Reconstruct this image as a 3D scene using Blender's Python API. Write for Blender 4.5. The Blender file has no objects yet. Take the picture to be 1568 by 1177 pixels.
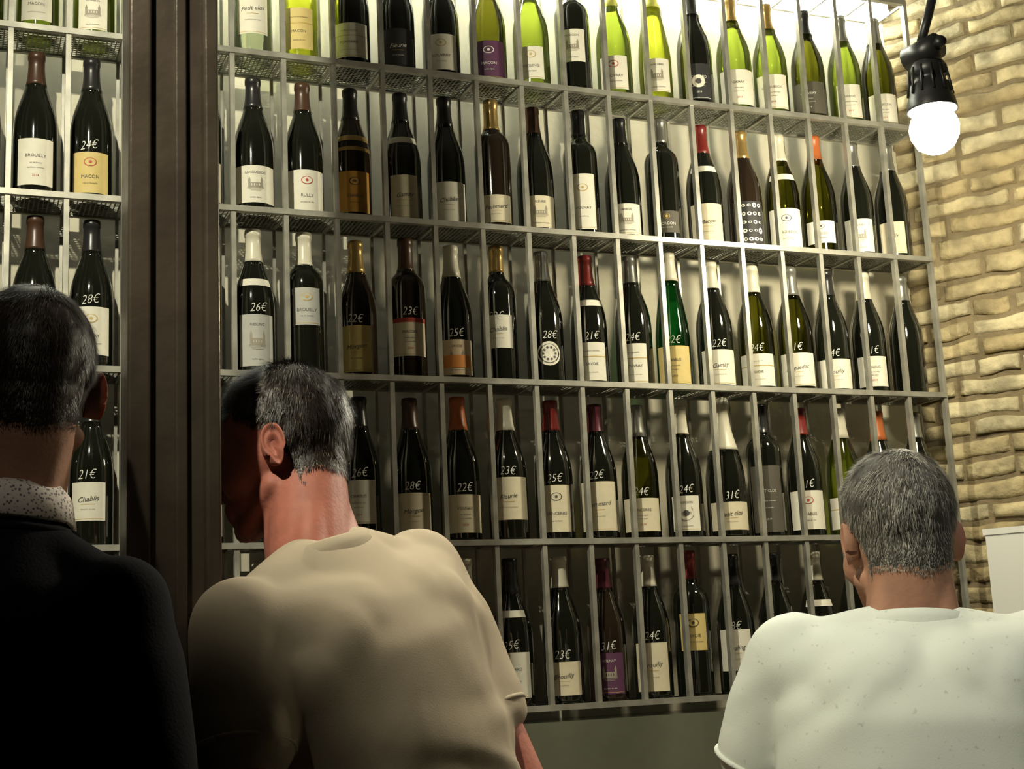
import bpy, math, random
from math import sin, cos, pi, atan2, sqrt, radians
from mathutils import Vector, Matrix, Euler, noise
random.seed(7)
scene = bpy.context.scene
scene.view_settings.view_transform = 'Standard'
V = Vector

# ------------------------------------------------------------------ materials
_m = {}
def mat(name, col, rough=0.5, metal=0.0, spec=0.5, emit=None, estr=0, noise_s=None, noise_a=0.0, bump=0.0, bump_s=50, col2=None, coat=0.0, sss=0.0, bd=0.01):
    if name in _m: return _m[name]
    m = bpy.data.materials.new(name); m.use_nodes = True
    nt = m.node_tree; b = nt.nodes['Principled BSDF']
    b.inputs['Base Color'].default_value = (*col, 1)
    b.inputs['Roughness'].default_value = rough
    b.inputs['Metallic'].default_value = metal
    b.inputs['Specular IOR Level'].default_value = spec
    b.inputs['Coat Weight'].default_value = coat
    if sss:
        b.inputs['Subsurface Weight'].default_value = sss
        b.inputs['Subsurface Scale'].default_value = 0.01
    if emit:
        b.inputs['Emission Color'].default_value = (*emit, 1)
        b.inputs['Emission Strength'].default_value = estr
    tc = nt.nodes.new('ShaderNodeTexCoord')
    if noise_s:
        n = nt.nodes.new('ShaderNodeTexNoise'); n.inputs['Scale'].default_value = noise_s
        n.inputs['Detail'].default_value = 6
        nt.links.new(tc.outputs['Object'], n.inputs['Vector'])
        r = nt.nodes.new('ShaderNodeValToRGB')
        r.color_ramp.elements[0].position = 0.35; r.color_ramp.elements[1].position = 0.65
        c2 = col2 or tuple(c*(1-noise_a) for c in col)
        r.color_ramp.elements[0].color = (*c2, 1); r.color_ramp.elements[1].color = (*col, 1)
        nt.links.new(n.outputs['Fac'], r.inputs['Fac'])
        nt.links.new(r.outputs['Color'], b.inputs['Base Color'])
    if bump:
        n2 = nt.nodes.new('ShaderNodeTexNoise'); n2.inputs['Scale'].default_value = bump_s
        n2.inputs['Detail'].default_value = 5
        nt.links.new(tc.outputs['Object'], n2.inputs['Vector'])
        bp = nt.nodes.new('ShaderNodeBump'); bp.inputs['Strength'].default_value = bump
        bp.inputs['Distance'].default_value = bd
        nt.links.new(n2.outputs['Fac'], bp.inputs['Height'])
        nt.links.new(bp.outputs['Normal'], b.inputs['Normal'])
    _m[name] = m
    return m

def glass_mat(name, col, body=0.25):
    if name in _m: return _m[name]
    m = bpy.data.materials.new(name); m.use_nodes = True
    nt = m.node_tree; nt.nodes.clear()
    o = nt.nodes.new('ShaderNodeOutputMaterial')
    tr = nt.nodes.new('ShaderNodeBsdfTransparent'); tr.inputs[0].default_value = (*col, 1)
    tl = nt.nodes.new('ShaderNodeBsdfTranslucent'); tl.inputs[0].default_value = (*[min(1, c*0.9) for c in col], 1)
    gl = nt.nodes.new('ShaderNodeBsdfGlossy'); gl.inputs['Roughness'].default_value = 0.06
    fr = nt.nodes.new('ShaderNodeFresnel'); fr.inputs[0].default_value = 1.5
    m1 = nt.nodes.new('ShaderNodeMixShader'); m1.inputs[0].default_value = body
    m2 = nt.nodes.new('ShaderNodeMixShader')
    nt.links.new(tr.outputs[0], m1.inputs[1]); nt.links.new(tl.outputs[0], m1.inputs[2])
    nt.links.new(fr.outputs[0], m2.inputs[0])
    nt.links.new(m1.outputs[0], m2.inputs[1]); nt.links.new(gl.outputs[0], m2.inputs[2])
    nt.links.new(m2.outputs[0], o.inputs[0])
    _m[name] = m
    return m

def link(o, parent=None):
    scene.collection.objects.link(o)
    if parent: o.parent = parent
    return o
def empty(name, loc=(0, 0, 0)):
    e = bpy.data.objects.new(name, None); e.empty_display_size = 0.1
    e.location = loc; scene.collection.objects.link(e); return e

class MB:
    """mesh builder with material slots"""
    def __init__(s): s.v = []; s.f = []; s.mi = []; s.sm = []; s.mats = []; s.md = {}
    def slot(s, m):
        if m.name not in s.md: s.md[m.name] = len(s.mats); s.mats.append(m)
        return s.md[m.name]
    def add(s, vs, fs, m, smooth=False):
        b = len(s.v); s.v.extend(vs); k = s.slot(m)
        for f in fs:
            s.f.append([b+i for i in f]); s.mi.append(k); s.sm.append(smooth)
    def box(s, lo, hi, m, mtx=None):
        x0, y0, z0 = lo; x1, y1, z1 = hi
        vs = [V(p) for p in ((x0,y0,z0),(x1,y0,z0),(x1,y1,z0),(x0,y1,z0),(x0,y0,z1),(x1,y0,z1),(x1,y1,z1),(x0,y1,z1))]
        if mtx: vs = [mtx @ p for p in vs]
        s.add(vs, [(0,3,2,1),(4,5,6,7),(0,1,5,4),(1,2,6,5),(2,3,7,6),(3,0,4,7)], m)
    def lathe(s, prof, seg, matf, origin=V((0,0,0)), mtx=None):
        vs = []; n = len(prof)
        for r, z in prof:
            for i in range(seg):
                a = 2*pi*i/seg
                p = V((r*cos(a), r*sin(a), z))
                vs.append((mtx @ p) if mtx else p + origin)
        b = len(s.v); s.v.extend(vs)
        for j in range(n-1):
            m = matf((prof[j][1]+prof[j+1][1])/2) if callable(matf) else matf
            k = s.slot(m)
            for i in range(seg):
                i2 = (i+1) % seg
                s.f.append([b+j*seg+i, b+j*seg+i2, b+(j+1)*seg+i2, b+(j+1)*seg+i]); s.mi.append(k); s.sm.append(True)
    def tube(s, pts, r, m, seg=10):
        pts = [V(p) for p in pts]; rr = r if isinstance(r, (list, tuple)) else [r]*len(pts)
        vs = []; up = None
        for i, p in enumerate(pts):
            t = (pts[min(i+1, len(pts)-1)] - pts[max(i-1, 0)]).normalized()
            if up is None: up = t.orthogonal().normalized()
            a = (up - t*up.dot(t)).normalized(); up = a; c = t.cross(a)
            for j in range(seg):
                th = 2*pi*j/seg; vs.append(p + (a*cos(th)+c*sin(th))*rr[i])
        fs = []
        for i in range(len(pts)-1):
            for j in range(seg):
                j2 = (j+1) % seg; fs.append((i*seg+j, i*seg+j2, (i+1)*seg+j2, (i+1)*seg+j))
        fs.append(tuple(range(seg))[::-1]); fs.append(tuple((len(pts)-1)*seg+j for j in range(seg)))
        s.add(vs, fs, m, True)
    def obj(s, name, parent=None):
        me = bpy.data.meshes.new(name); me.from_pydata([tuple(v) for v in s.v], [], s.f)
        for m in s.mats: me.materials.append(m)
        me.polygons.foreach_set('material_index', s.mi)
        me.polygons.foreach_set('use_smooth', s.sm)
        me.update()
        return link(bpy.data.objects.new(name, me), parent)

Z0 = 1.25; ROW = 0.345; COL = 0.1091
CAM = V((-0.6549, -2.7932, 0.1011+Z0))

# ------------------------------------------------------------------ people
class PB:
    def __init__(s): s.v = []; s.f = []
def prim_mesh(build):
    b = PB(); build(b)
    me = bpy.data.meshes.new('tmp'); me.from_pydata([tuple(v) for v in b.v], [], b.f); me.update(); return me
def closed(pb, rings, p0, p1):
    """rings: list of lists of points, p0/p1 pole points"""
    n = len(rings[0]); b = len(pb.v)
    pb.v.append(p0)
    for r in rings: pb.v.extend(r)
    pb.v.append(p1); e = len(pb.v)-1
    for i in range(n): pb.f.append((b, b+1+(i+1) % n, b+1+i))
    for j in range(len(rings)-1):
        o = b+1+j*n
        for i in range(n): pb.f.append((o+i, o+(i+1) % n, o+n+(i+1) % n, o+n+i))
    o = b+1+(len(rings)-1)*n
    for i in range(n): pb.f.append((o+i, o+(i+1) % n, e))
def ell(pb, c, r, M=Matrix()):
    c = V(c); rings = []
    for j in range(1, 14):
        t = -pi/2+pi*j/14
        rings.append([M @ V((c.x+r[0]*cos(t)*cos(2*pi*i/22), c.y+r[1]*cos(t)*sin(2*pi*i/22), c.z+r[2]*sin(t))) for i in range(22)])
    closed(pb, rings, M @ V((c.x, c.y, c.z-r[2])), M @ V((c.x, c.y, c.z+r[2])))
def cap(pb, p0, r0, p1, r1, M=Matrix()):
    p0 = M @ V(p0); p1 = M @ V(p1); d = p1-p0
    t = d.normalized() if d.length > 1e-6 else V((0, 0, 1)); a = t.orthogonal().normalized(); c = t.cross(a); rings = []
    for k in range(1, 6):
        th = pi/2*(k/5); rings.append([p0 - t*r0*cos(th) + (a*cos(2*pi*i/18)+c*sin(2*pi*i/18))*r0*sin(th) for i in range(18)])
    for k in range(5, 0, -1):
        th = pi/2*(k/5); rings.append([p1 + t*r1*cos(th) + (a*cos(2*pi*i/18)+c*sin(2*pi*i/18))*r1*sin(th) for i in range(18)])
    closed(pb, rings, p0-t*r0, p1+t*r1)
def loft(pb, rings, M=Matrix(), seg=32, e=2.0):
    out = []
    for (cx, cy, z, rx, ry) in rings:
        vs = []
        for i in range(seg):
            a = 2*pi*i/seg; c, s = cos(a), sin(a)
            k = (abs(c)**e+abs(s)**e)**(-1/e)
            vs.append(M @ V((cx+rx*c*k, cy+ry*s*k, z)))
        out.append(vs)
    r0 = rings[0]; r1 = rings[-1]
    closed(pb, out, M @ V((r0[0], r0[1], r0[2])), M @ V((r1[0], r1[1], r1[2])))
def remesh(me, vox, it, fac=.5):
    o = bpy.data.objects.new('tmp', me); scene.collection.objects.link(o)
    m = o.modifiers.new('r', 'REMESH'); m.mode = 'VOXEL'; m.voxel_size = vox; m.use_smooth_shade = True
    s = o.modifiers.new('s', 'SMOOTH'); s.iterations = it; s.factor = fac
    dg = bpy.context.evaluated_depsgraph_get()
    out = bpy.data.meshes.new_from_object(o.evaluated_get(dg))
    bpy.data.objects.remove(o)
    out.polygons.foreach_set('use_smooth', [True]*len(out.polygons))
    return out

def hand(bm, w, d, up, side):
    """palm + five fingers; w wrist, d direction, up = back of hand normal, side=+1 thumb along d x up"""
    d = d.normalized(); up = (up - d*up.dot(d)).normalized(); s = d.cross(up)*side
    P = lambda a, b, c: w + d*a + s*b + up*c
    for b in (-.026, -.009, .009, .026): cap(bm, P(.005, b*.6, 0), .015, P(.082, b, 0), .0115)
    for b, L in ((-.031, .060), (-.011, .076), (.010, .082), (.030, .072)):
        cap(bm, P(.085, b, 0), .0098, P(.085+L*.45, b*1.1, -.004), .0090)
        cap(bm, P(.085+L*.45, b*1.1, -.004), .0090, P(.085+L*.78, b*1.12, -.018), .0083)
        cap(bm, P(.085+L*.78, b*1.12, -.018), .0083, P(.085+L*.95, b*1.12, -.032), .0075)
    cap(bm, P(.02, .028, -.004), .014, P(.055, .050, -.012), .0115)
    cap(bm, P(.055, .050, -.012), .0115, P(.085, .058, -.018), .009)

def ear(mb, H, side, m):
    n1, n2 = 10, 28; vs = []
    for j in range(n1+1):
        t = j/n1
        for i in range(n2):
            a = 2*pi*i/n2
            oy = cos(a)*.017*(1+.15*sin(a)); oz = sin(a)*.031
            if sin(a) < -.3: oy *= .75
            h = .004 + .008*t*t
            if t > .82: h = .0115
            if .38 < t < .62: h += .0028
            vs.append(V((side*(.071+h + .004*max(0, -cos(a))*t*2), -.010+oy*t-.004*t, -.008+oz*t)))
    for i in range(n2):
        a = 2*pi*i/n2; vs.append(V((side*.066, -.004+cos(a)*.014, -.008+sin(a)*.026)))
    vs = [H @ v for v in vs]
    fs = [(j*n2+i, j*n2+(i+1) % n2, (j+1)*n2+(i+1) % n2, (j+1)*n2+i) for j in range(n1+1) for i in range(n2)]
    mb.add(vs, fs, m, True)

def person(name, C7, yaw, roll, pitch, headc, hrot, sj, arms, skin, shirt, hairs, trousers, seated=None, sleeve=.45, hair_len=.018, lift=.5, dr=.065, collar='t', fold=1.0, seed=1, bulk=1.0, sz=-.072, tz=0.0):
    rnd = random.Random(seed)
    root = empty(name, (C7.x, C7.y, 0)); inv = Matrix.Translation((-C7.x, -C7.y, 0))
    def fin(o): o.matrix_parent_inverse = inv; return o
    M = Matrix.Translation(C7) @ Matrix.Rotation(radians(yaw), 4, 'Z') @ Matrix.Rotation(radians(roll), 4, 'Y') @ Matrix.Rotation(radians(pitch), 4, 'X')
    H = Matrix.Translation(headc) @ Euler([radians(a) for a in hrot], 'XYZ').to_matrix().to_4x4()
    Rz = Matrix.Rotation(radians(yaw), 4, 'Z')
    SH = {s: M @ V((s*sj, .01, sz)) for s in (-1, 1)}
    hipc = M @ V((0, .0, -.56))
    # --- skin body
    def b(bm):
        ell(bm, (0, -.016, .036), (.074, .096, .084), H)
        ell(bm, (0, .010, .000), (.070, .080, .070), H)
        ell(bm, (0, -.022, -.012), (.062, .074, .066), H)
        ell(bm, (0, .028, -.048), (.054, .062, .058), H)
        ell(bm, (0, .074, -.092), (.020, .018, .016), H)
        for s in (-1, 1):
            ell(bm, (s*.036, .052, -.026), (.028, .032, .032), H)
            cap(bm, (s*.054, .01, -.055), .016, (s*.02, .07, -.092), .014, H)
            ell(bm, (s*.012, .096, -.033), (.009, .010, .007), H)
            cap(bm, (s*.012, .084, .022), .010, (s*.042, .074, .020), .009, H)
        cap(bm, (0, .086, .014), .008, (0, .106, -.026), .011, H)
        cap(bm, (-.018, .086, -.058), .008, (.018, .086, -.058), .008, H)
        cap(bm, (-.015, .085, -.070), .008, (.015, .085, -.070), .008, H)
        nk = H @ V((0, -.036, -.030)); nb = M @ V((0, .035, -.02))
        cap(bm, nk, .055*bulk, nb, .060*bulk); cap(bm, H @ V((0, -.01, -.05)), .05, M @ V((0, .05, -.04)), .056)
        for s in (-1, 1):
            cap(bm, H @ V((s*.026, -.048, -.045)), .024, M @ V((s*.040, .002, -.02)), .026)
        loft(bm, [(0, 0, -.60, .15, .10), (0, 0, -.4, .13, .085), (0, .0, -.22, .14, .085), (0, .01, -.14, .11, .065), (0, .02, -.06, .055, .045)], M)
        for s in (-1, 1):
            cap(bm, M @ V((s*.04, .02, -.075)), .03, SH[s], .04)
            el, wr, hd = arms[s]
            cap(bm, SH[s], .044*bulk, SH[s].lerp(el, .45), .047*bulk); cap(bm, SH[s].lerp(el, .45), .047*bulk, el, .040)
            cap(bm, el, .040, el.lerp(wr, .3), .041); cap(bm, el.lerp(wr, .3), .041, wr, .026)
            hand(bm, wr, hd, V((0, 0, 1)) if abs(hd.z) < .7 else Rz @ V((s, 0, 0)), -s)
    me = remesh(prim_mesh(b), .0042, 8)
    me.materials.clear(); me.materials.append(skin)
    fin(link(bpy.data.objects.new('body', me), root))
    # --- ears & eyes
    eb = MB()
    for s in (-1, 1): ear(eb, H, s, skin)
    fin(eb.obj('ears', root))
    ey = MB()
    for s in (-1, 1):
        mt = H @ Matrix.Translation((s*.031, .0755, .002))
        ey.lathe([(0, -.011), (.006, -.0095), (.0095, -.006), (.011, 0), (.0095, .006), (.006, .0095)], 14, mat('eye_white', (.75, .72, .68), .2), mtx=mt @ Matrix.Rotation(-pi/2, 4, 'X'))
        ey.lathe([(.006, .0095), (0, .011)], 14, mat('iris', (.06, .035, .02), .1), mtx=mt @ Matrix.Rotation(-pi/2, 4, 'X'))
    fin(ey.obj('eyes', root))
    # --- hair
    Hi = H.inverted()
    def scalp(p):
        if p.y > .035: lim = .070
        elif p.y > -.012: lim = .030 + max(0, p.y)*.9
        elif p.y > -.035: lim = .030 - (-.012-p.y)/.023*.095
        else: lim = -.066 + .014*abs(p.x)/.05
        return p.z - lim + .004*noise.noise(p*60)
    idx = {}; hv = []; hf = []
    vco = [v.co.copy() for v in me.vertices]; vno = [v.normal.copy() for v in me.vertices]
    def hid(i):
        if i not in idx:
            co = vco[i]; p = Hi @ co; sc = scalp(p)
            t = min(1, max(0, sc/.06)); th = (.0004+.0055*t)*(hair_len/.018)
            th += .003*noise.noise(co*38)*t
            idx[i] = len(hv); hv.append(co + vno[i]*th)
        return idx[i]
    pts = []
    zlo = headc.z-.2
    for p in me.polygons:
        pc = p.center
        if pc.z < zlo: continue
        c = Hi @ pc
        if abs(c.x) < .11 and abs(c.y) < .14 and -.1 < c.z < .14:
            sc = scalp(c)
            if sc > 0: hf.append([hid(i) for i in p.vertices])
            if sc > -.007: pts.append((pc.copy(), p.normal.copy(), c))
    hb = MB(); hb.add(hv, hf, hairs[0], True)
    crown = V((.01, -.055, .115)); H3 = H.to_3x3()
    for q in range(60000):
        pc, pn, c = rnd.choice(pts)
        sc = scalp(c); t = min(1, max(.22, sc/.06))
        pos = pc + pn*.002*t + V((rnd.uniform(-.003, .003), rnd.uniform(-.003, .003), rnd.uniform(-.003, .003)))
        rad_ = (c-crown); rad_ = V((rad_.x, rad_.y*(.7), rad_.z))
        if c.y > -.03 and c.z > .07: rad_ = V((.25*noise.noise(c*30), 1, .1))
        tg = (H3 @ rad_).normalized(); tg = (tg - pn*tg.dot(pn))
        if tg.length < .1: tg = pn.orthogonal()
        tg.normalize()
        cl = noise.noise_vector(pos*50)
        jit = V((rnd.gauss(0, 1), rnd.gauss(0, 1), rnd.gauss(0, 1)))*.12 + cl*.6
        d1 = (tg + pn*lift*t + jit).normalized(); d2 = (tg*1.1 + pn*lift*.25*t + jit*.8 + V((0, 0, -.15))).normalized()
        L = hair_len*rnd.uniform(.6, 1.15)*t; w = rnd.uniform(.0002, .0004)
        sd = d1.cross(pn+jit*.5).normalized()*w
        a = pos; b_ = a+d1*L*.5; e_ = b_+d2*L*.5
        m = hairs[0] if rnd.random() < hairs[3]+.25*cl.x else (hairs[1] if rnd.random() < .5 else hairs[2])
        hb.add([a-sd, a+sd, b_+sd*.8, b_-sd*.8, e_], [(0, 1, 2, 3), (3, 2, 4)], m)
    for s in (-1, 1):
        for q in range(60):
            u = rnd.random(); a = H @ V((s*(.016+.03*u), .090-.012*u, .030+.003*sin(u*3))); sd = V((0, 0, .0005))
            e_ = a + (H3 @ V((s*.008, .001, .002)))
            hb.add([a-sd, a+sd, e_], [(0, 1, 2)], hairs[0])
    fin(hb.obj('hair', root))
    # --- shirt
    def sb(bm):
        loft(bm, [(0, 0, -.60, .185, .130), (0, 0, -.50, .180, .128), (0, 0, -.38, .172, .122), (0, -.004, -.25, .180, .126), (0, -.008, -.16, .178, .122), (0, -.004, -.10, .150, .104), (0, .010, -.05, .104, .082), (0, .02, -.012, .076, .068)], M, e=2.4)
        cap(bm, M @ V((0, -.022, -.13)), .080, M @ V((0, -.016, -.34)), .10)
        for s in (-1, 1):
            cap(bm, M @ V((s*.045, .012, -.038+tz)), .052, M @ V((s*sj*.8, .012, sz+.002)), .056)
            cap(bm, M @ V((s*sj*.30, -.03, -.12+sz+.072)), .085, M @ V((s*sj*.92, .0, sz-.02)), dr)
            cap(bm, M @ V((s*sj*.74, -.018, sz-.09)), .078, M @ V((s*sj*.55, -.01, -.32)), .095)
            cap(bm, M @ V((s*sj*.5, -.03, sz-.06)), .085, M @ V((s*sj*.4, -.02, -.30)), .095)
            el = arms[s][0]; wr = arms[s][1]
            e1 = SH[s].lerp(el, min(1, sleeve))
            cap(bm, SH[s], dr, e1, dr*.93 if sleeve < 1 else .053)
            if sleeve > 1: cap(bm, el, .053, el.lerp(wr, .95), .038)
    sm_ = remesh(prim_mesh(sb), .005, 34)
    Mi = M.inverted()
    cos_ = [v.co.copy() for v in sm_.vertices]; nos_ = [v.normal.copy() for v in sm_.vertices]; flat = []
    def ss(x): x = min(1, max(0, x)); return x*x*(3-2*x)
    for p, nrm in zip(cos_, nos_):
        l = Mi @ p; ax = sqrt(l.x*l.x+.0004)
        n1 = noise.noise(V((l.x*7, l.y*7, l.z*3.5))+V((seed*7, 0, 0)))
        # folds sweeping from the armpits down to the spine, and across the waist
        r1 = ss(1-abs(noise.noise(V((ax*5+l.z*6, l.y*3, l.z*1.5-ax*2))+V((seed*3, 1, 2))))*2.8)
        r2 = ss(1-abs(noise.noise(V((l.x*2.5, l.y*3, l.z*10+l.x*4))+V((seed, 5, 2))))*2.8)
        mask = ss((-l.z-.05)/.12); low = ss((-l.z-.20)/.14)
        side = .35+.65*ss((ax-.03)/.10)
        dd = .0035*n1 + .0065*r1*mask*side + .0070*r2*low
        q = p + nrm*dd*fold; flat.extend((q.x, q.y, q.z))
    sm_.vertices.foreach_set('co', flat); sm_.update()
    sm_.materials.clear(); sm_.materials.append(shirt)
    fin(link(bpy.data.objects.new('shirt', sm_), root))
    # --- collar
    kb = MB()
    if collar == 't':
        n = 44; vs = []
        prof = ((.082, -.024), (.0825, -.008), (.077, .004), (.071, .006), (.068, -.002), (.068, -.016))
        for j, (rr, zz) in enumerate(prof):
            for i in range(n):
                a = 2*pi*i/n; vs.append(M @ V((rr*cos(a), .022+(rr-.006)*sin(a), zz-.006 - .022*max(0, sin(a)))))
        kb.add(vs, [(j*n+i, j*n+(i+1) % n, (j+1)*n+(i+1) % n, (j+1)*n+i) for j in range(5) for i in range(n)], shirt, True)
        for s in (-1, 1):   # sleeve hems
            el = arms[s][0]; d = (el-SH[s]).normalized(); c = SH[s].lerp(el, sleeve) + d*dr*.30
            u = d.orthogonal().normalized(); w_ = d.cross(u); rr = dr*.89
            kb.tube([c+(u*cos(2*pi*i/32)+w_*sin(2*pi*i/32))*rr for i in range(33)], .0038, shirt, 8)
    else:
        cm = collar; n = 40; vs = []
        for j, (rx, ry, zz) in enumerate(((.074, .066, -.02), (.069, .062, .026), (.071, .064, .031), (.080, .072, .022), (.088, .080, -.012), (.084, .076, -.014))):
            for i in range(n):
                a = 2*pi*i/n; vs.append(M @ V((rx*cos(a), .018+ry*sin(a), zz-.02*max(0, sin(a)))))
        kb.add(vs, [(j*n+i, j*n+(i+1) % n, (j+1)*n+(i+1) % n, (j+1)*n+i) for j in range(5) for i in range(n)], cm, True)
        pts2 = [M @ V((.088*cos(2*pi*i/40), .018+.080*sin(2*pi*i/40), -.026)) for i in range(41)]
        kb.tube(pts2, .006, shirt, 8)
    fin(kb.obj('collar', root))
    # --- trousers & shoes
    def tb(bm):
        cap(bm, M @ V((-.05, 0, -.56)), .12, M @ V((.05, 0, -.56)), .12)
        for s in (-1, 1):
            hj = hipc + Rz @ V((s*.09, 0, -.04))
            if seated:
                kn = hj + Rz @ V((s*.06, .40, .0)); an = kn + Rz @ V((0, -.02, -.42))
            else:
                an = V((hipc.x, hipc.y, .09)) + Rz @ V((s*.09, -.02, 0)); kn = hj.lerp(an, .48) + Rz @ V((0, .03, 0))
            cap(bm, hj, .095, kn, .068); cap(bm, kn, .068, an, .052)
    tm = remesh(prim_mesh(tb), .012, 8); tm.materials.clear(); tm.materials.append(trousers)
    fin(link(bpy.data.objects.new('trousers', tm), root))
    def fb(bm):
        for s in (-1, 1):
            hj = hipc + Rz @ V((s*.09, 0, -.04))
            if seated: an = hj + Rz @ V((s*.06, .38, -.42))
            else: an = V((hipc.x, hipc.y, .09)) + Rz @ V((s*.09, -.02, 0))
            cap(bm, an + V((0, 0, -.03)), .042, an + (Rz @ V((0, .13, 0))) + V((0, 0, -.055)), .034)
            cap(bm, an + V((0, 0, -.03)), .042, an + (Rz @ V((0, -.03, 0))) + V((0, 0, -.05)), .038)
    fm = remesh(prim_mesh(fb), .009, 6); fm.materials.clear(); fm.materials.append(mat('shoe_leather', (.03, .02, .015), .4))
    fin(link(bpy.data.objects.new('shoes', fm), root))
    return root, hipc

skin_m = mat('skin_warm', (.42, .22, .145), .6, spec=.3, noise_s=30, noise_a=.18, bump=.15, bump_s=160, sss=.12, bd=.004)
skin_r = mat('skin_ruddy', (.40, .14, .10), .6, spec=.3, noise_s=25, noise_a=.2, bump=.15, bump_s=160, sss=.12, bd=.004)
hd1 = mat('hair_dark', (.016, .010, .007), .5); hd2 = mat('hair_brown', (.050, .034, .022), .5)
hg = mat('hair_grey', (.24, .22, .17), .5); hg2 = mat('hair_silver', (.12, .10, .075), .5)
hb0 = mat('hair_charcoal', (.065, .060, .052), .6); hsv = mat('hair_white', (.44, .43, .37), .5); hg3 = mat('hair_midgrey', (.22, .21, .18), .5)
tee1 = mat('tshirt_beige', (.43, .36, .27), .95, spec=.1, noise_s=9, noise_a=.06, bump=.12, bump_s=500, bd=.002)
def heather():
    m = mat('tshirt_heather_white', (.66, .70, .64), .95, spec=.1, noise_s=110, noise_a=.22, bump=.12, bump_s=500, bd=.002)
    r = [n for n in m.node_tree.nodes if n.type == 'VALTORGB'][0]
    r.color_ramp.elements[0].position = .28; r.color_ramp.elements[1].position = .36
    return m
tee2 = heather()
swt = mat('sweater_black', (.005, .005, .007), .95, spec=.1, bump=.2, bump_s=250, bd=.003)
def shirting():
    m = mat('shirt_collar_pattern', (.62, .56, .52), .8)
    nt = m.node_tree; b = nt.nodes['Principled BSDF']
    tc = nt.nodes['Texture Coordinate']
    vo = nt.nodes.new('ShaderNodeTexVoronoi'); vo.inputs['Scale'].default_value = 230
    r = nt.nodes.new('ShaderNodeValToRGB'); r.color_ramp.elements[0].position = .26; r.color_ramp.elements[1].position = .42
    r.color_ramp.elements[0].color = (.16, .13, .15, 1); r.color_ramp.elements[1].color = (.78, .70, .64, 1)
    nt.links.new(tc.outputs['Object'], vo.inputs['Vector']); nt.links.new(vo.outputs['Distance'], r.inputs['Fac']); nt.links.new(r.outputs['Color'], b.inputs['Base Color'])
    return m
shc = shirting()
jean = mat('denim_dark', (.03, .04, .07), .85); blkt = mat('trouser_black', (.02, .02, .02), .9)

# left man
person('man_in_dark_sweater', V((-.590, -1.0, 1.555)), -35, 4, -4, V((-.556, -.985, 1.703)), (-4, 0, 4), .170,
       {-1: (V((-.78, -.92, 1.20)), V((-.80, -.84, .97)), V((.1, .2, -1))), 1: (V((-.430, -1.17, 1.20)), V((-.43, -1.13, .97)), V((.1, .2, -1)))},
       skin_m, swt, (hd1, hd2, hg2, .78), blkt, sleeve=1.2, collar=shc, dr=.060, fold=.8, seed=2, hair_len=.017, lift=.35, sz=-.110, tz=-.02)
# middle man
person('man_in_beige_tshirt', V((-.165, -.905, 1.522)), 35, -12, -10, V((-.203, -.79, 1.655)), (-17, 5, 64), .188,
       {1: (V((.105, -.895, 1.18)), V((.12, -.68, 1.095)), V((-.2, 1, -.05))), -1: (V((-.315, -1.09, 1.20)), V((-.23, -.98, 1.00)), V((.4, .4, -.8)))},
       skin_r, tee1, (hd1, hd2, hg, .90), jean, sleeve=.62, seed=3, hair_len=.031, lift=.65, dr=.067, fold=1.0, sz=-.080)
# right man
r3, hip3 = person('man_in_white_tshirt', V((.604, -1.145, 1.388)), -30, 2, -10, V((.630, -1.09, 1.496)), (-10, 0, -14), .165,
       {-1: (V((.41, -.98, 1.13)), V((.46, -.72, 1.095)), V((.3, 1, -.05))), 1: (V((.82, -1.10, 1.14)), V((.78, -.78, 1.095)), V((-.2, 1, -.05)))},
       skin_m, tee2, (hb0, hg3, hsv, .42), jean, seated=True, sleeve=.6, seed=5, hair_len=.018, lift=.38, dr=.070, fold=1.1, bulk=1.05, sz=-.062)

# ------------------------------------------------------------------ camera object
cd = bpy.data.cameras.new('camera'); cam = bpy.data.objects.new('camera', cd)
cam.location = CAM; cam.rotation_euler = (1.7617, 0.0465, -0.3799)
cd.lens = 50.04; cd.sensor_width = 36; cd.sensor_fit = 'HORIZONTAL'; cd.clip_start = 0.02
link(cam); scene.camera = cam

# ------------------------------------------------------------------ text cache
_t = {}
def text_geo(s):
    if s in _t: return _t[s]
    cu = bpy.data.curves.new('t', 'FONT'); cu.body = s; cu.align_x = 'CENTER'; cu.resolution_u = 2
    if '€' in s: cu.offset = -.012
    o = bpy.data.objects.new('t', cu); scene.collection.objects.link(o)
    me = bpy.data.meshes.new_from_object(o)
    vs = [v.co.copy() for v in me.vertices]; fs = [tuple(p.vertices) for p in me.polygons]
    bpy.data.objects.remove(o); bpy.data.curves.remove(cu); bpy.data.meshes.remove(me)
    _t[s] = (vs, fs); return _t[s]

# ------------------------------------------------------------------ room
plaster = mat('plaster_cream', (0.60, 0.565, 0.44), 0.85, noise_s=3, noise_a=0.12, bump=0.15, bump_s=30)
darkpl = mat('plaster_dark', (0.05, 0.045, 0.038), 0.9, noise_s=2, noise_a=0.2)
WY = 0.17
CX = 1.70
def slab(name, lo, hi, m):
    b = MB(); b.box(lo, hi, m); return b.obj(name)
slab('wall_back', (-2.6, WY, 0), (CX+0.02, WY+0.1, 3.4), plaster)
slab('floor', (-2.6, -4.2, -0.1), (4.6, WY+0.1, 0), mat('floor_boards', (0.09, 0.055, 0.035), 0.45, noise_s=4, noise_a=0.5))
slab('ceiling', (-2.6, -4.2, 3.4), (4.6, WY+0.1, 3.5), darkpl)
slab('wall_left', (-2.7, -4.2, 0), (-2.6, WY+0.1, 3.4), darkpl)
slab('wall_front', (-2.6, -4.3, 0), (4.6, -4.2, 3.4), darkpl)

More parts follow.
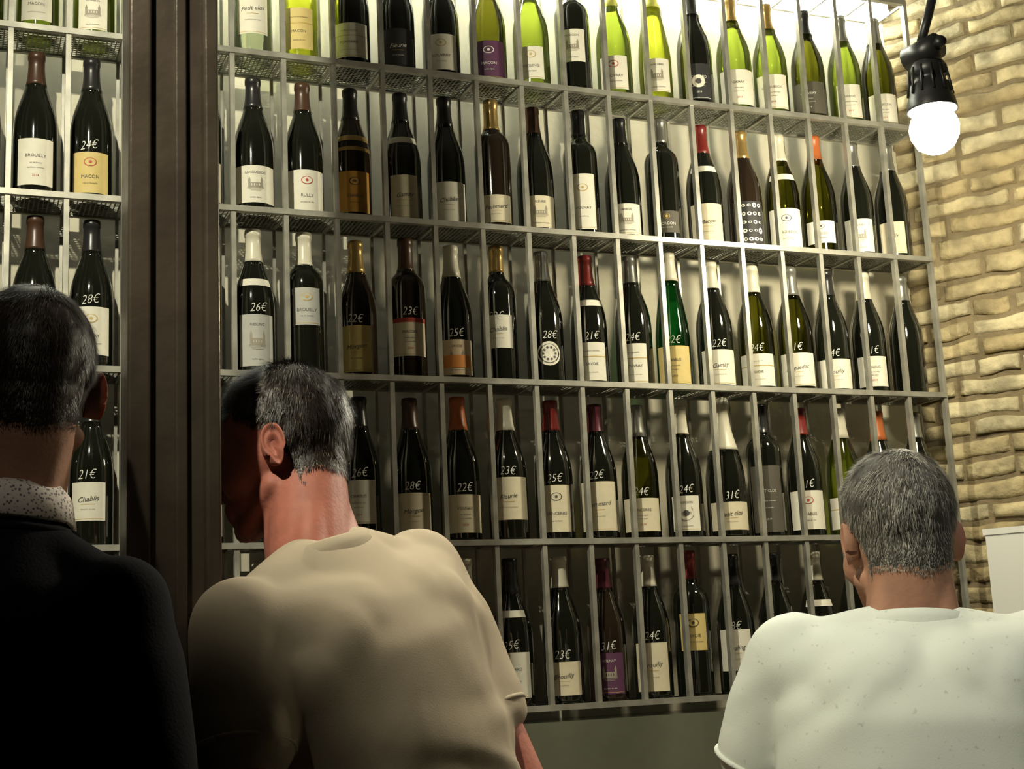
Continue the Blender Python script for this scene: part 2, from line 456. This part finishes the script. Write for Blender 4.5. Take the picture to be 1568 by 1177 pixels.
# brick wall (angled)
brickm = [mat('brick_paint_%d' % i, c, 0.85, noise_s=16, noise_a=0.5, bump=0.9, bump_s=40) for i, c in enumerate(
    [(0.60, 0.51, 0.30), (0.53, 0.44, 0.25), (0.66, 0.58, 0.37), (0.46, 0.37, 0.20)])]
mortar = mat('mortar', (0.24, 0.19, 0.11), 0.95, noise_s=12, noise_a=0.4, bump=0.8, bump_s=60)
wd = V((0.55, -0.835, 0)).normalized(); wn = V((-0.835, -0.55, 0)).normalized()
wo = V((CX, WY, 0))
def WP(s, n, z): return wo + wd*s + wn*n + V((0, 0, z))
bw = MB()
LW = 4.9
vs = [WP(0, 0, 0), WP(LW, 0, 0), WP(LW, 0, 3.4), WP(0, 0, 3.4), WP(0, -.15, 0), WP(LW, -.15, 0), WP(LW, -.15, 3.4), WP(0, -.15, 3.4)]
bw.add(vs, [(0,1,2,3),(5,4,7,6),(4,0,3,7),(1,5,6,2),(3,2,6,7),(4,5,1,0)], mortar)
rb = random.Random(3)
z = 0.0
while z < 3.34:
    h = rb.uniform(0.040, 0.055)
    s = -rb.uniform(0, 0.2)
    while s < 2.6:
        L = rb.choice([0.23, 0.21, 0.24, 0.12, 0.25]) * rb.uniform(0.85, 1.1)
        s0 = max(s, 0.0); s1 = s+L-rb.uniform(.008, .018)
        if s1-s0 > 0.03:
            pr = rb.uniform(0.004, 0.018); tilt = rb.uniform(-.008, .008)
            nx, nz = 15, 6
            vs = []
            for j in range(nz):
                for i in range(nx):
                    u = i/(nx-1); w = j/(nz-1)
                    edge = min(u*(s1-s0), (1-u)*(s1-s0), w*h, (1-w)*h)
                    p = WP(s0+(s1-s0)*u, 0, z+0.004+(h-0.008)*w + tilt*(u-.5))
                    nn = noise.noise(p*22)*0.009 + noise.noise(p*60)*0.006
                    d = pr + nn - (0.006 if edge < 0.002 else 0)
                    wob = V((0, 0, noise.noise(p*15+V((5, 5, 5)))*0.009))
                    vs.append(p + wob + wn*max(d, 0.001))
            nb = len(vs)
            ring = [i for i in range(nx)] + [j*nx+nx-1 for j in range(1, nz)] + [(nz-1)*nx+i for i in range(nx-2, -1, -1)] + [j*nx for j in range(nz-2, 0, -1)]
            for q in ring: vs.append(vs[q] - wn*0.026)
            fs = [(j*nx+i, j*nx+i+1, (j+1)*nx+i+1, (j+1)*nx+i) for j in range(nz-1) for i in range(nx-1)]
            for a in range(len(ring)):
                b2 = (a+1) % len(ring); fs.append((ring[b2], ring[a], nb+a, nb+b2))
            bw.add(vs, fs, rb.choice(brickm), True)
        s += L
    z += h + 0.006
bw.obj('wall_right')

# ------------------------------------------------------------------ wine rack
steel = mat('rack_steel', (0.50, 0.49, 0.42), 0.40, metal=0.5, noise_s=20, noise_a=0.35)
steel2 = mat('rack_mesh_steel', (0.24, 0.24, 0.20), 0.45, metal=0.6)
rk = MB()
K0, K1 = -7, 15
RD = 0.115
zt = Z0 + 5*ROW
for k in range(K0, K1+1):
    x = k*COL
    rk.box((x-.0050, -.006, Z0-.01), (x+.0050, .008, zt+.01), steel)
    rk.box((x-.0032, RD-.004, Z0-.01), (x+.0032, RD+.004, zt+.01), steel)
    for v in range(6):
        z = Z0+v*ROW
        rk.box((x-.003, .008, z-.006), (x+.003, RD-.004, z-.0005), steel)
for v in range(6):
    z = Z0+v*ROW
    rk.box((K0*COL, -.009, z-.007), (K1*COL, .004, z+.005), steel)
    rk.box((K0*COL, RD-.004, z-.006), (K1*COL, RD+.005, z+.004), steel)
    if v < 5:
        y = .012
        while y < RD-.004:
            rk.box((K0*COL, y-.0013, z-.0022), (K1*COL, y+.0013, z-.0004), steel2); y += .009
        x = K0*COL
        while x < K1*COL:
            rk.box((x-.0012, .004, z-.0024), (x+.0012, RD, z-.0008), steel2); x += .009
rack = rk.obj('wine_rack')

pb = MB()
pm = mat('panel_lacquer', (0.16, 0.17, 0.12), 0.20, noise_s=5, noise_a=0.25, bump=0.05, bump_s=8)
pb.box((K0*COL, 0.0, 0.0), (K1*COL+.05, WY-.002, Z0-.03), pm)
for x in (-.3, .35, 1.0): pb.box((x-.002, -.004, .05), (x+.002, .001, Z0-.05), mat('panel_joint', (.05, .05, .04), .6))
pb.obj('lower_cabinet')

# ------------------------------------------------------------------ bottles
PROF = {
 'B': [(0,.006),(.022,.002),(.034,0),(.0385,.003),(.0400,.010),(.0400,.130),(.0396,.145),(.0382,.160),(.0352,.176),(.0305,.192),(.0250,.208),(.0205,.222),(.0175,.236),(.0155,.250),(.0146,.264),(.0142,.280),(.0154,.281),(.0156,.288),(.0148,.294),(0,.2945)],
 'X': [(0,.006),(.022,.002),(.033,0),(.0370,.003),(.0380,.010),(.0382,.100),(.0385,.188),(.0378,.200),(.0345,.212),(.0280,.221),(.0205,.229),(.0165,.238),(.0152,.250),(.0148,.270),(.0146,.286),(.0156,.287),(.0158,.295),(.0150,.301),(0,.3015)],
 'C': [(0,.006),(.024,.002),(.038,0),(.0420,.004),(.0430,.012),(.0430,.120),(.0425,.138),(.0400,.158),(.0355,.180),(.0300,.202),(.0245,.222),(.0200,.242),(.0172,.260),(.0160,.276),(.0178,.284),(.0185,.290),(.0180,.305),(.0150,.312),(0,.313)],
 'H': [(0,.006),(.022,.002),(.033,0),(.0370,.004),(.0378,.012),(.0378,.105),(.0372,.125),(.0350,.150),(.0312,.178),(.0265,.206),(.0222,.232),(.0185,.256),(.0160,.278),(.0146,.296),(.0154,.297),(.0156,.304),(.0148,.309),(0,.3095)],
}
PR = {}
for k, pr in PROF.items():
    def rad(z, pr=pr):
        for (r0, z0), (r1, z1) in zip(pr[2:], pr[3:]):
            if z0 <= z <= z1 and z1 > z0: return r0+(r1-r0)*(z-z0)/(z1-z0)
        return .015
    PR[k] = rad
GL = {
 'D': mat('glass_black', (0.008, 0.009, 0.006), 0.07, spec=0.6, coat=0.3),
 'K': mat('glass_brown_black', (0.020, 0.013, 0.008), 0.09, spec=0.6),
 'O': glass_mat('glass_olive', (0.36, 0.36, 0.10), 0.2),
 'L': glass_mat('glass_light_green', (0.60, 0.68, 0.22), 0.3),
 'Y': glass_mat('glass_yellow_green', (0.88, 0.92, 0.24), 0.4),
 'W': glass_mat('glass_clear', (0.88, 0.93, 0.78), 0.2),
 'G': glass_mat('glass_green', (0.12, 0.52, 0.20), 0.3),
}
FO = {
 'k': mat('foil_black', (.02, .02, .02), .3), 'w': mat('foil_cream', (.66, .63, .50), .35),
 'r': mat('foil_red', (.20, .022, .018), .35), 'g': mat('foil_gold', (.50, .34, .12), .3, metal=.6),
 's': mat('foil_silver', (.30, .30, .27), .3, metal=.6), 'b': mat('foil_brown', (.07, .035, .02), .35),
 'o': mat('foil_orange', (.50, .14, .04), .4), 'p': mat('foil_purple', (.10, .018, .03), .35),
 'y': mat('foil_yellow', (.72, .72, .16), .4),
}
def paper(n, c): return mat('label_'+n, c, .65, noise_s=60, noise_a=.06)
LA = {'w': paper('white', (.78, .75, .63)), 'c': paper('cream', (.70, .63, .45)), 'y': paper('yellow', (.66, .52, .20)),
      'g': paper('grey', (.48, .48, .44)), 'o': paper('ochre', (.55, .28, .04)), 'k': paper('black', (.03, .03, .03)),
      'p': paper('purple', (.10, .03, .08)), 'd': paper('dark', (.09, .08, .06)), 'q': paper('white_orange', (.76, .60, .40))}
ink = mat('label_ink', (.07, .065, .06), .6); inkr = mat('label_ink_red', (.45, .06, .04), .6)
inkf = mat('label_ink_faded', (.32, .29, .22), .6)
inkw = mat('chalk_white', (.78, .78, .70), .6)
inkg = mat('label_gold', (.55, .38, .10), .4)

def wrap_text(mb, s, R, zc, h, m, maxw=None, slant=0, xo=0, shear=0, narrow=1):
    vs, fs = text_geo(s)
    if not vs: return
    w = max(v.x for v in vs)-min(v.x for v in vs); sc = h/.72
    sx = sc*narrow
    if maxw and w*sx > maxw: sx = maxw/w
    out = []
    for v in vs:
        x = v.x*sx + xo + shear*v.y*sc; zz = zc + v.y*sc + slant*x
        a = x/R; out.append(V((R*sin(a), -R*cos(a), zz)))
    mb.add(out, fs, m)

def patch(mb, radf, off, a0, a1, z0, z1, m, n=14, nz=1):
    vs = []
    for j in range(nz+1):
        z = z0+(z1-z0)*j/nz; R = radf(z)+off
        for i in range(n+1):
            a = a0+(a1-a0)*i/n; vs.append(V((R*sin(a), -R*cos(a), z)))
    mb.add(vs, [(j*(n+1)+i, j*(n+1)+i+1, (j+1)*(n+1)+i+1, (j+1)*(n+1)+i) for j in range(nz) for i in range(n)], m, True)

def disc(mb, radf, off, ac, zc, rr, m, n=20, sy=1):
    vs = [V(((radf(zc)+off)*sin(ac), -(radf(zc)+off)*cos(ac), zc))]
    for i in range(n):
        t = 2*pi*i/n; z = zc+rr*sin(t)*sy; R = radf(z)+off; a = ac+rr*cos(t)/R
        vs.append(V((R*sin(a), -R*cos(a), z)))
    mb.add(vs, [(0, 1+i, 1+(i+1) % n) for i in range(n)], m)

def chateau(mb, rad, z, w, h, m, lm):
    """little engraved house: body, two towers, base line"""
    patch(mb, rad, .0011, -w, w, z, z+h*.04, m, 6)
    patch(mb, rad, .0011, -w*.6, w*.6, z+h*.04, z+h*.45, m, 6)
    for s in (-1, 1):
        patch(mb, rad, .0011, s*w*.75-w*.14, s*w*.75+w*.14, z+h*.04, z+h*.62, m, 2)
        R = rad(z)+.0011
        def q(a, zz): return V((R*sin(a), -R*cos(a), zz))
        mb.add([q(s*w*.75-w*.18, z+h*.62), q(s*w*.75+w*.18, z+h*.62), q(s*w*.75, z+h)], [(0, 1, 2)], m)
    for i in range(4):
        a = -w*.45+i*w*.3; patch(mb, rad, .0015, a-w*.05, a+w*.05, z+h*.15, z+h*.34, lm, 1)
    for i in range(3): patch(mb, rad, .0011, -w*(1-.2*i), w*(1-.2*i), z-h*(.08+.09*i), z-h*(.05+.09*i), m, 4)

NAMES = ['FLEURIE', 'BROUILLY', 'CHABLIS', 'RULLY', 'SANCERRE', 'VOLNAY', 'MACON', 'MORGON', 'RIESLING', 'POMMARD', 'GAMAY', 'SAVOIE', 'LANGUEDOC', 'PETIT CLOS', 'VOUVRAY', 'ARBOIS']
SUB = ['appellation controlee', 'grand vin de bourgogne', 'mis en bouteille', 'domaine du clos', 'vin de france', 'vieilles vignes']
PRICES = ['24€', '25€', '23€', '26€', '28€', '22€', '21€', '31€']
bottles = empty('wine_bottles')
rbt = random.Random(11)
def bottle(k, v, spec):
    """spec: 'type glass foil label z0 z1 flags' """
    p = spec.split(); ty, gl, fo, la = p[0], p[1], p[2], p[3]
    z0 = float(p[4])/1000; z1 = float(p[5])/1000; fl = p[6] if len(p) > 6 else ''
    mb = MB(); rad = PR[ty]; prof = PROF[ty]
    top = prof[-1][1]
    fz = top - rbt.uniform(.058, .070)
    if ty == 'C': fz = .195
    pr = []
    for i, (r, z) in enumerate(prof):
        if i > 3 and prof[i-1][1] < fz < z:
            rr = rad(fz); pr.append((rr, fz)); pr.append((rr+.0006, fz+.0003))
        pr.append((r+(.0006 if z > fz and r > 0 else 0), z))
    mb.lathe(pr, 32, lambda z: FO[fo] if z > fz else GL[gl])
    if gl in 'OLYWG':
        mb.lathe([(0, .012), (rad(.012)-.004, .012)], 20, GL[gl])
    lm = LA.get(la)
    R = rad(.06)
    if lm:
        aw = rbt.uniform(.72, 1.15)
        if 'm' in fl:
            disc(mb, rad, .0006, 0, (z0+z1)/2, (z1-z0)/2, lm); disc(mb, rad, .0010, 0, (z0+z1)/2, (z1-z0)/2*.80, ink); disc(mb, rad, .0014, 0, (z0+z1)/2, (z1-z0)/2*.74, lm)
            for i in range(10): disc(mb, rad, .0017, (z1-z0)/2*.5*cos(i*pi/5)/R, (z0+z1)/2+(z1-z0)/2*.5*sin(i*pi/5), .0028, ink, 6)
        else:
            patch(mb, rad, .0006, -aw, aw, z0, z1, lm)
            ic = inkw if la in 'kpd' else ink
            h = z1-z0; wmax = 2*R*min(aw, .8)*.8
            nm = rbt.choice(NAMES)
            st = rbt.random()
            if 'O' in fl:
                for q in range(5):
                    for w in range(5):
                        cz = z0+h*(.10+.20*q); aa = -.62+w*.31
                        disc(mb, rad, .0011, aa, cz, rbt.uniform(.004, .0062), ic, 7, rbt.uniform(.6, 1.3))
                        disc(mb, rad, .0015, aa+rbt.uniform(-.03, .03), cz, .0022, lm, 6)
            elif st < .25:
                wrap_text(mb, nm, R+.0012, z0+h*.36, .0065, ic, wmax)
                wrap_text(mb, rbt.choice(SUB), R+.0012, z0+h*.22, .0030, ic, wmax*.9)
                em = rbt.choice([inkr, inkg, ic])
                disc(mb, rad, .0011, 0, z0+h*.75, min(.012, h*.16), em, 20, .7)
                disc(mb, rad, .0014, 0, z0+h*.75, min(.010, h*.135), lm, 20, .7)
                disc(mb, rad, .0017, 0, z0+h*.75, .0035, em, 5)
            elif st < .45:
                wrap_text(mb, nm, R+.0012, z0+h*.60, .0060, ic, wmax)
                wrap_text(mb, rbt.choice(SUB), R+.0012, z0+h*.46, .0030, ic, wmax*.9)
                wrap_text(mb, rbt.choice(SUB), R+.0012, z0+h*.36, .0026, ic, wmax*.7)
                wrap_text(mb, '2014', R+.0012, z0+h*.18, .0045, inkr if la in 'wc' else ic, wmax*.5)
            elif st < .62:
                wrap_text(mb, nm, R+.0012, z0+h*.78, .0050, ic, wmax)
                chateau(mb, rad, z0+h*.40, .40, h*.30, inkf, lm)
                wrap_text(mb, rbt.choice(SUB), R+.0012, z0+h*.12, .0030, ic, wmax*.9)
            elif st < .80:
                wrap_text(mb, nm.capitalize(), R+.0012, z0+h*.50, .0095, ic, wmax, shear=.3, slant=.1)
                patch(mb, rad, .0011, -.3, .3, z0+h*.42, z0+h*.43, inkg, 4)
                wrap_text(mb, rbt.choice(SUB), R+.0012, z0+h*.28, .0028, inkf if la in 'wc' else ic, wmax*.8)
            else:
                patch(mb, rad, .0011, -aw, aw, z0+h*.62, z0+h*.64, inkg, 12)
                wrap_text(mb, rbt.choice(SUB), R+.0012, z0+h*.76, .0030, ic, wmax*.9)
                wrap_text(mb, nm, R+.0012, z0+h*.40, .0060, ic, wmax)
                wrap_text(mb, rbt.choice(SUB), R+.0012, z0+h*.20, .0028, inkf if la in 'wc' else ic, wmax*.8)
            if rbt.random() < .5: patch(mb, rad, .0010, -aw*.92, aw*.92, z0+.003, z0+.0038, inkg if la != 'k' else ic)
            if 'R' in fl: patch(mb, rad, .0011, -aw, aw, z1-.009, z1, mat('label_red_band', (.40, .05, .03), .6))
            if 'Q' in fl: patch(mb, rad, .0016, -aw*.8, aw*.8, z0+h*.2, z0+h*.55, mat('label_orange_band', (.75, .28, .06), .6))
            if 'S' in fl:
                disc(mb, rad, .0016, 0, z0+h*.5, .015, LA['w']); disc(mb, rad, .0020, 0, z0+h*.5, .007, ink, 7)
    if 'n' in fl:
        patch(mb, rad, .0010, -.95, .95, .176, .190, LA['w'], 14, 3)
    if 'a' in fl:
        patch(mb, rad, .0010, -1.3, 1.3, .172, .184, FO['g'], 14, 3); patch(mb, rad, .0010, -1.2, 1.2, .150, .158, FO['g'], 14, 2)
    if '$' in fl or (v in (0, 1, 2) and '!' not in fl):
        zc = min(max(z1+.006, .03), .135) if z1 < .15 else z0-.028
        if z1 < .15 or z0 > .05:
            wrap_text(mb, rbt.choice(PRICES), rad(zc+.008)+.0014, zc, .0175, inkw, None, rbt.uniform(-.1, .12), rbt.uniform(-.004, .004), shear=.2, narrow=.8)
    o = mb.obj('wine_bottle_r%d_c%02d' % (v, k+8), bottles)
    x = (k+.5)*COL + rbt.uniform(-.004, .004); y = .060+rbt.uniform(-.003, .003)
    o.location = (x, y, Z0+v*ROW+.0002)
    sc = 1.065*rbt.uniform(.985, 1.015); o.scale = (sc, sc, sc)
    ph = atan2(CAM.x-x, y-CAM.y)
    o.rotation_euler = (0, 0, ph*.85+rbt.uniform(-.16, .16))
    return o

ROWS = {
4: {-7:'B D k w 20 100',-6:'B D k w 20 100',-5:'B L s w 25 100',-4:'B L s w 20 95',-3:'B D k w 20 100',-2:'X O k c 20 100',
   -1:'X W w w 50 150', 0:'X Y y y 30 120', 1:'B D k w 25 100', 2:'B D k k 15 100', 3:'B D k w 20 100', 4:'B O g p 15 100', 5:'B L y w 25 100',
   6:'X D w w 75 150', 7:'B L y w 25 105', 8:'H Y y w 30 110', 9:'B D k k 20 105 S', 10:'B L g w 20 105', 11:'B L g w 20 105', 12:'B O k d 20 100', 13:'B L s w 20 105', 14:'B O s w 15 90'},
3: {-7:'B D k w 20 100',-6:'B D k w 20 100',-5:'B D b w 22 112',-4:'B D k y 15 95 $',-3:'B D k w 20 100',-2:'X D k c 20 100',
   -1:'B D k w 22 98', 0:'B D b w 10 98', 1:'B K k o 18 105 a', 2:'B D k c 12 105 n', 3:'B D k w 12 98', 4:'X K g c 20 80', 5:'B D b c 15 85',
   6:'X D k w 20 145', 7:'B D k w 15 85', 8:'X D s d 25 75', 9:'B D r c 8 100 n', 10:'B K g k 15 115 O', 11:'B O w w 12 105 n', 12:'B O o w 28 80', 13:'B D s w 15 95', 14:'B D s c 18 95'},
2: {-7:'B D k w 20 100',-6:'B D k w 20 100',-5:'B D b w 22 112',-4:'B D k w 30 120',-3:'B D k w 20 100',-2:'X D k c 20 100',
   -1:'B D w g 18 118 n', 0:'X D w g 105 180 !', 1:'B K g y 15 110', 2:'X K b c 50 128 R', 3:'B D w q 15 88 Q', 4:'X D g w 75 145', 5:'B D s w 40 92 m', 6:'B D r w 12 95 n',
   7:'B D s w 10 95', 8:'H G w y 12 95', 9:'B D w w 12 90', 10:'B O w w 12 85', 11:'B O s w 15 90', 12:'B D k w 12 80', 13:'B D w w 20 90', 14:'B D s - 0 0 !'},
1: {-7:'B D k w 20 100',-6:'B D k w 20 100',-5:'B D b w 22 112',-4:'B D k w 50 120',-3:'B D k w 20 100',-2:'X D k c 20 100',
   -1:'B D w g 18 118', 0:'B D k w 20 100', 1:'B D k w 40 125', 2:'B D b c 20 100', 3:'B D o c 20 95', 4:'B D w c 45 130', 5:'B D r c 20 115',
   6:'B D p c 22 125', 7:'B O s c 20 90', 8:'B D w w 20 95 S', 9:'C D w c 20 80', 10:'X D k d 15 160 !', 11:'B D r w 20 105', 12:'B L w w 20 90', 13:'B D o w 20 90', 14:'B D s w 20 90'},
0: {-7:'B D k w 20 100',-6:'B D k w 20 100',-5:'B D b w 22 112',-4:'B D k w 30 120',-3:'B D k w 20 100',-2:'X D k c 20 100',
   -1:'B D w g 18 118', 0:'B D k w 20 100', 1:'B D k w 40 120', 2:'B D b c 20 100', 3:'B D w w 18 110', 4:'B D k w 20 108 n', 5:'B D w c 20 85', 6:'B K p p 18 100', 7:'B D w c 18 115',
   8:'X D r y 95 170 !', 9:'B D k w 50 135', 10:'B D k k 20 90', 11:'B D w w 20 110 n', 12:'B D r w 20 105', 13:'B D k w 20 90', 14:'B D s w 20 90'},
}
for v, d in ROWS.items():
    for k, s in d.items(): bottle(k, v, s)

# ------------------------------------------------------------------ column (steel H-column)
colm = mat('column_steel', (0.085, 0.066, 0.050), 0.30, metal=0.35, noise_s=6, noise_a=0.5, bump=0.25, bump_s=14)
cb = MB()
def prism(mb, outline, z0, z1, m):
    n = len(outline); vs = [V((x, y, z0)) for x, y in outline]+[V((x, y, z1)) for x, y in outline]
    mb.add(vs, [(i, (i+1) % n, n+(i+1) % n, n+i) for i in range(n)] + [tuple(range(n))[::-1], tuple(range(n, 2*n))], m)
xl, xr, yf, yb = -.430, -.309, -.93, -.85
def rbox(x0, x1, y0, y1, r=.004):
    pts = []
    for cx, cy, a0 in ((x1-r, y0+r, -90), (x1-r, y1-r, 0), (x0+r, y1-r, 90), (x0+r, y0+r, 180)):
        for i in range(4):
            a = radians(a0+i*30); pts.append((cx+r*cos(a), cy+r*sin(a)))
    return pts
prism(cb, rbox(xl, xl+.030, yf, yb), 0, 3.4, colm)
prism(cb, rbox(xl+.028, xr-.018, yf+.014, yb-.01), 0, 3.4, colm)
prism(cb, rbox(xl+.062, xl+.078, yf+.004, yf+.02, .003), 0, 3.4, colm)
prism(cb, rbox(xr-.020, xr, yf, yb), 0, 3.4, colm)
prism(cb, rbox(xl-.02, xr+.02, yf-.02, yb+.02), 0, .02, colm)
cb.obj('steel_column')

# ------------------------------------------------------------------ lamp
lm = MB()
blk = mat('lamp_black', (.015, .015, .015), .4)
lamp = empty('wall_lamp', (1.26, -.50, 2.5))
def addp(mb, name, parent):
    o = mb.obj(name, parent); o.matrix_parent_inverse = Matrix.Translation(-parent.location); return o
B = V((1.272, -.502, 2.405))
lm.tube([(1.37, -.46, 3.4), (1.372, -.46, 3.0), (1.355, -.48, 2.86), (1.318, -.50, 2.74), (1.285, -.505, 2.66), (1.26, -.505, 2.60)], .010, blk, 12)
lm.tube([(1.268, -.545, 2.575), (1.25, -.47, 2.57)], [.028, .028], blk, 16)
lm.tube([(1.262, -.565, 2.577), (1.268, -.54, 2.575)], [.012, .012], blk, 12)
addp(lm, 'arm', lamp)
lm = MB()
lm.lathe([(0, .195), (.012, .195), (.024, .18), (.030, .16), (.038, .148), (.040, .128), (.034, .122), (.034, .112), (.042, .105), (.045, .085), (.050, .068), (.053, .052), (.053, .048), (.049, .050), (.040, .075), (0, .08)], 28, blk, origin=B-V((0, 0, .008)))
for i in range(12):
    a = i*pi/6; lm.tube([B+V((.038*cos(a), .038*sin(a), .135)), B+V((.047*cos(a), .047*sin(a), .075))], .0028, blk, 6)
addp(lm, 'socket', lamp)
lm = MB()
lm.lathe([(0, -.054), (.02, -.050), (.038, -.038), (.050, -.015), (.052, .003), (.047, .022), (.035, .04), (.022, .055), (.016, .075), (0, .076)], 24, mat('bulb_glow', (1, 1, .9), .3, emit=(1, .95, .74), estr=70), origin=B)
addp(lm, 'bulb', lamp)

tl = MB()
tl.tube([(-.75, .10, 2.995), (1.66, .10, 2.995)], .012, mat('tube_glow', (1, 1, 1), .3, emit=(.97, 1, .84), estr=110), 12)
tl.box((-.8, .115, 3.0), (1.68, .16, 3.04), mat('fixture_white', (.6, .6, .6), .5))
tl.obj('tube_light')
hb = MB()
hb.tube([WP(.55, .05, 3.39), WP(.50, .04, 3.1), WP(.56, .035, 2.92), WP(.68, .03, 2.78), WP(.85, .03, 2.7), WP(1.1, .03, 2.66)], .009, mat('cable_beige', (.45, .36, .24), .6), 10)
hb.obj('cable')

wc = MB(); wm = mat('cabinet_white', (.74, .75, .72), .4)
mt = Matrix(((wd.x, wn.x, 0, wo.x), (wd.y, wn.y, 0, wo.y), (0, 0, 1, 0), (0, 0, 0, 1)))
wc.box((.16, .03, .08), (1.5, .115, 1.605), wm, mt)
wc.box((.155, .029, 1.592), (1.505, .118, 1.607), wm, mt)
wc.box((.18, .03, 0), (1.48, .10, .08), blk, mt)
for s in (.60, 1.05): wc.box((s-.0015, .1149, .1), (s+.0015, .116, 1.58), blk, mt)
wc.obj('white_cabinet')

bc = MB(); wood = mat('counter_wood', (.10, .06, .035), .35, noise_s=6, noise_a=.4)
bc.box((-.27, -.74, 1.02), (1.35, -.30, 1.06), wood)
bc.box((-.22, -.60, 0), (1.30, -.36, 1.02), mat('counter_front', (.05, .04, .035), .6))
bc.tube([(-.2, -.64, .2), (1.28, -.64, .2)], .018, steel, 12)
bc.obj('bar_counter')

st = MB(); sx, sy = hip3.x, hip3.y; szt = hip3.z-.135
st.lathe([(0, szt), (.16, szt), (.175, szt-.015), (.175, szt-.05), (.15, szt-.06), (0, szt-.06)], 28, mat('stool_leather', (.03, .02, .015), .5), origin=V((sx, sy, 0)))
for i in range(4):
    a = pi/4+i*pi/2; st.tube([(sx+.11*cos(a), sy+.11*sin(a), szt-.05), (sx+.19*cos(a), sy+.19*sin(a), 0.0)], .012, blk, 10)
st.tube([(sx+.165*cos(2*pi*i/24), sy+.165*sin(2*pi*i/24), .25) for i in range(25)], .008, blk, 8)
st.obj('bar_stool')

# ------------------------------------------------------------------ lights
def spot(name, loc, tgt, power, ang, blend, size, col):
    l = bpy.data.lights.new(name, 'SPOT'); l.energy = power; l.spot_size = radians(ang); l.spot_blend = blend; l.shadow_soft_size = size; l.color = col
    o = bpy.data.objects.new(name, l); o.location = loc
    o.rotation_euler = (V(tgt)-V(loc)).to_track_quat('-Z', 'Y').to_euler(); link(o)
    return o
spot('spot_rack', (-.95, -1.7, 3.15), (.95, 0, 1.88), 190, 76, .4, .025, (1, .94, .71))
spot('spot_bar', (1.42, -.14, 2.72), (.04, -.88, 1.47), 120, 32, .6, .04, (1, .93, .74))
spot('spot_seat', (1.0, -2.3, 3.15), (.68, -1.15, 1.35), 42, 30, .5, .05, (1, .98, .88))
spot('fill_left_man', (-.85, -2.5, 3.15), (-.68, -1.0, 1.62), 18, 15, .6, .05, (1, .92, .75))  # added dim fill to lift the left man's collar and neck, no real lamp
pl = bpy.data.lights.new('bulb_light', 'POINT'); pl.energy = 27; pl.color = (1, .88, .60); pl.shadow_soft_size = .05
po = bpy.data.objects.new('bulb_light', pl); po.location = B + V((-.0, -.0, -.06)); link(po)
w = bpy.data.worlds.new('world'); scene.world = w; w.use_nodes = True
w.node_tree.nodes['Background'].inputs[0].default_value = (.8, .8, .7, 1); w.node_tree.nodes['Background'].inputs[1].default_value = .02
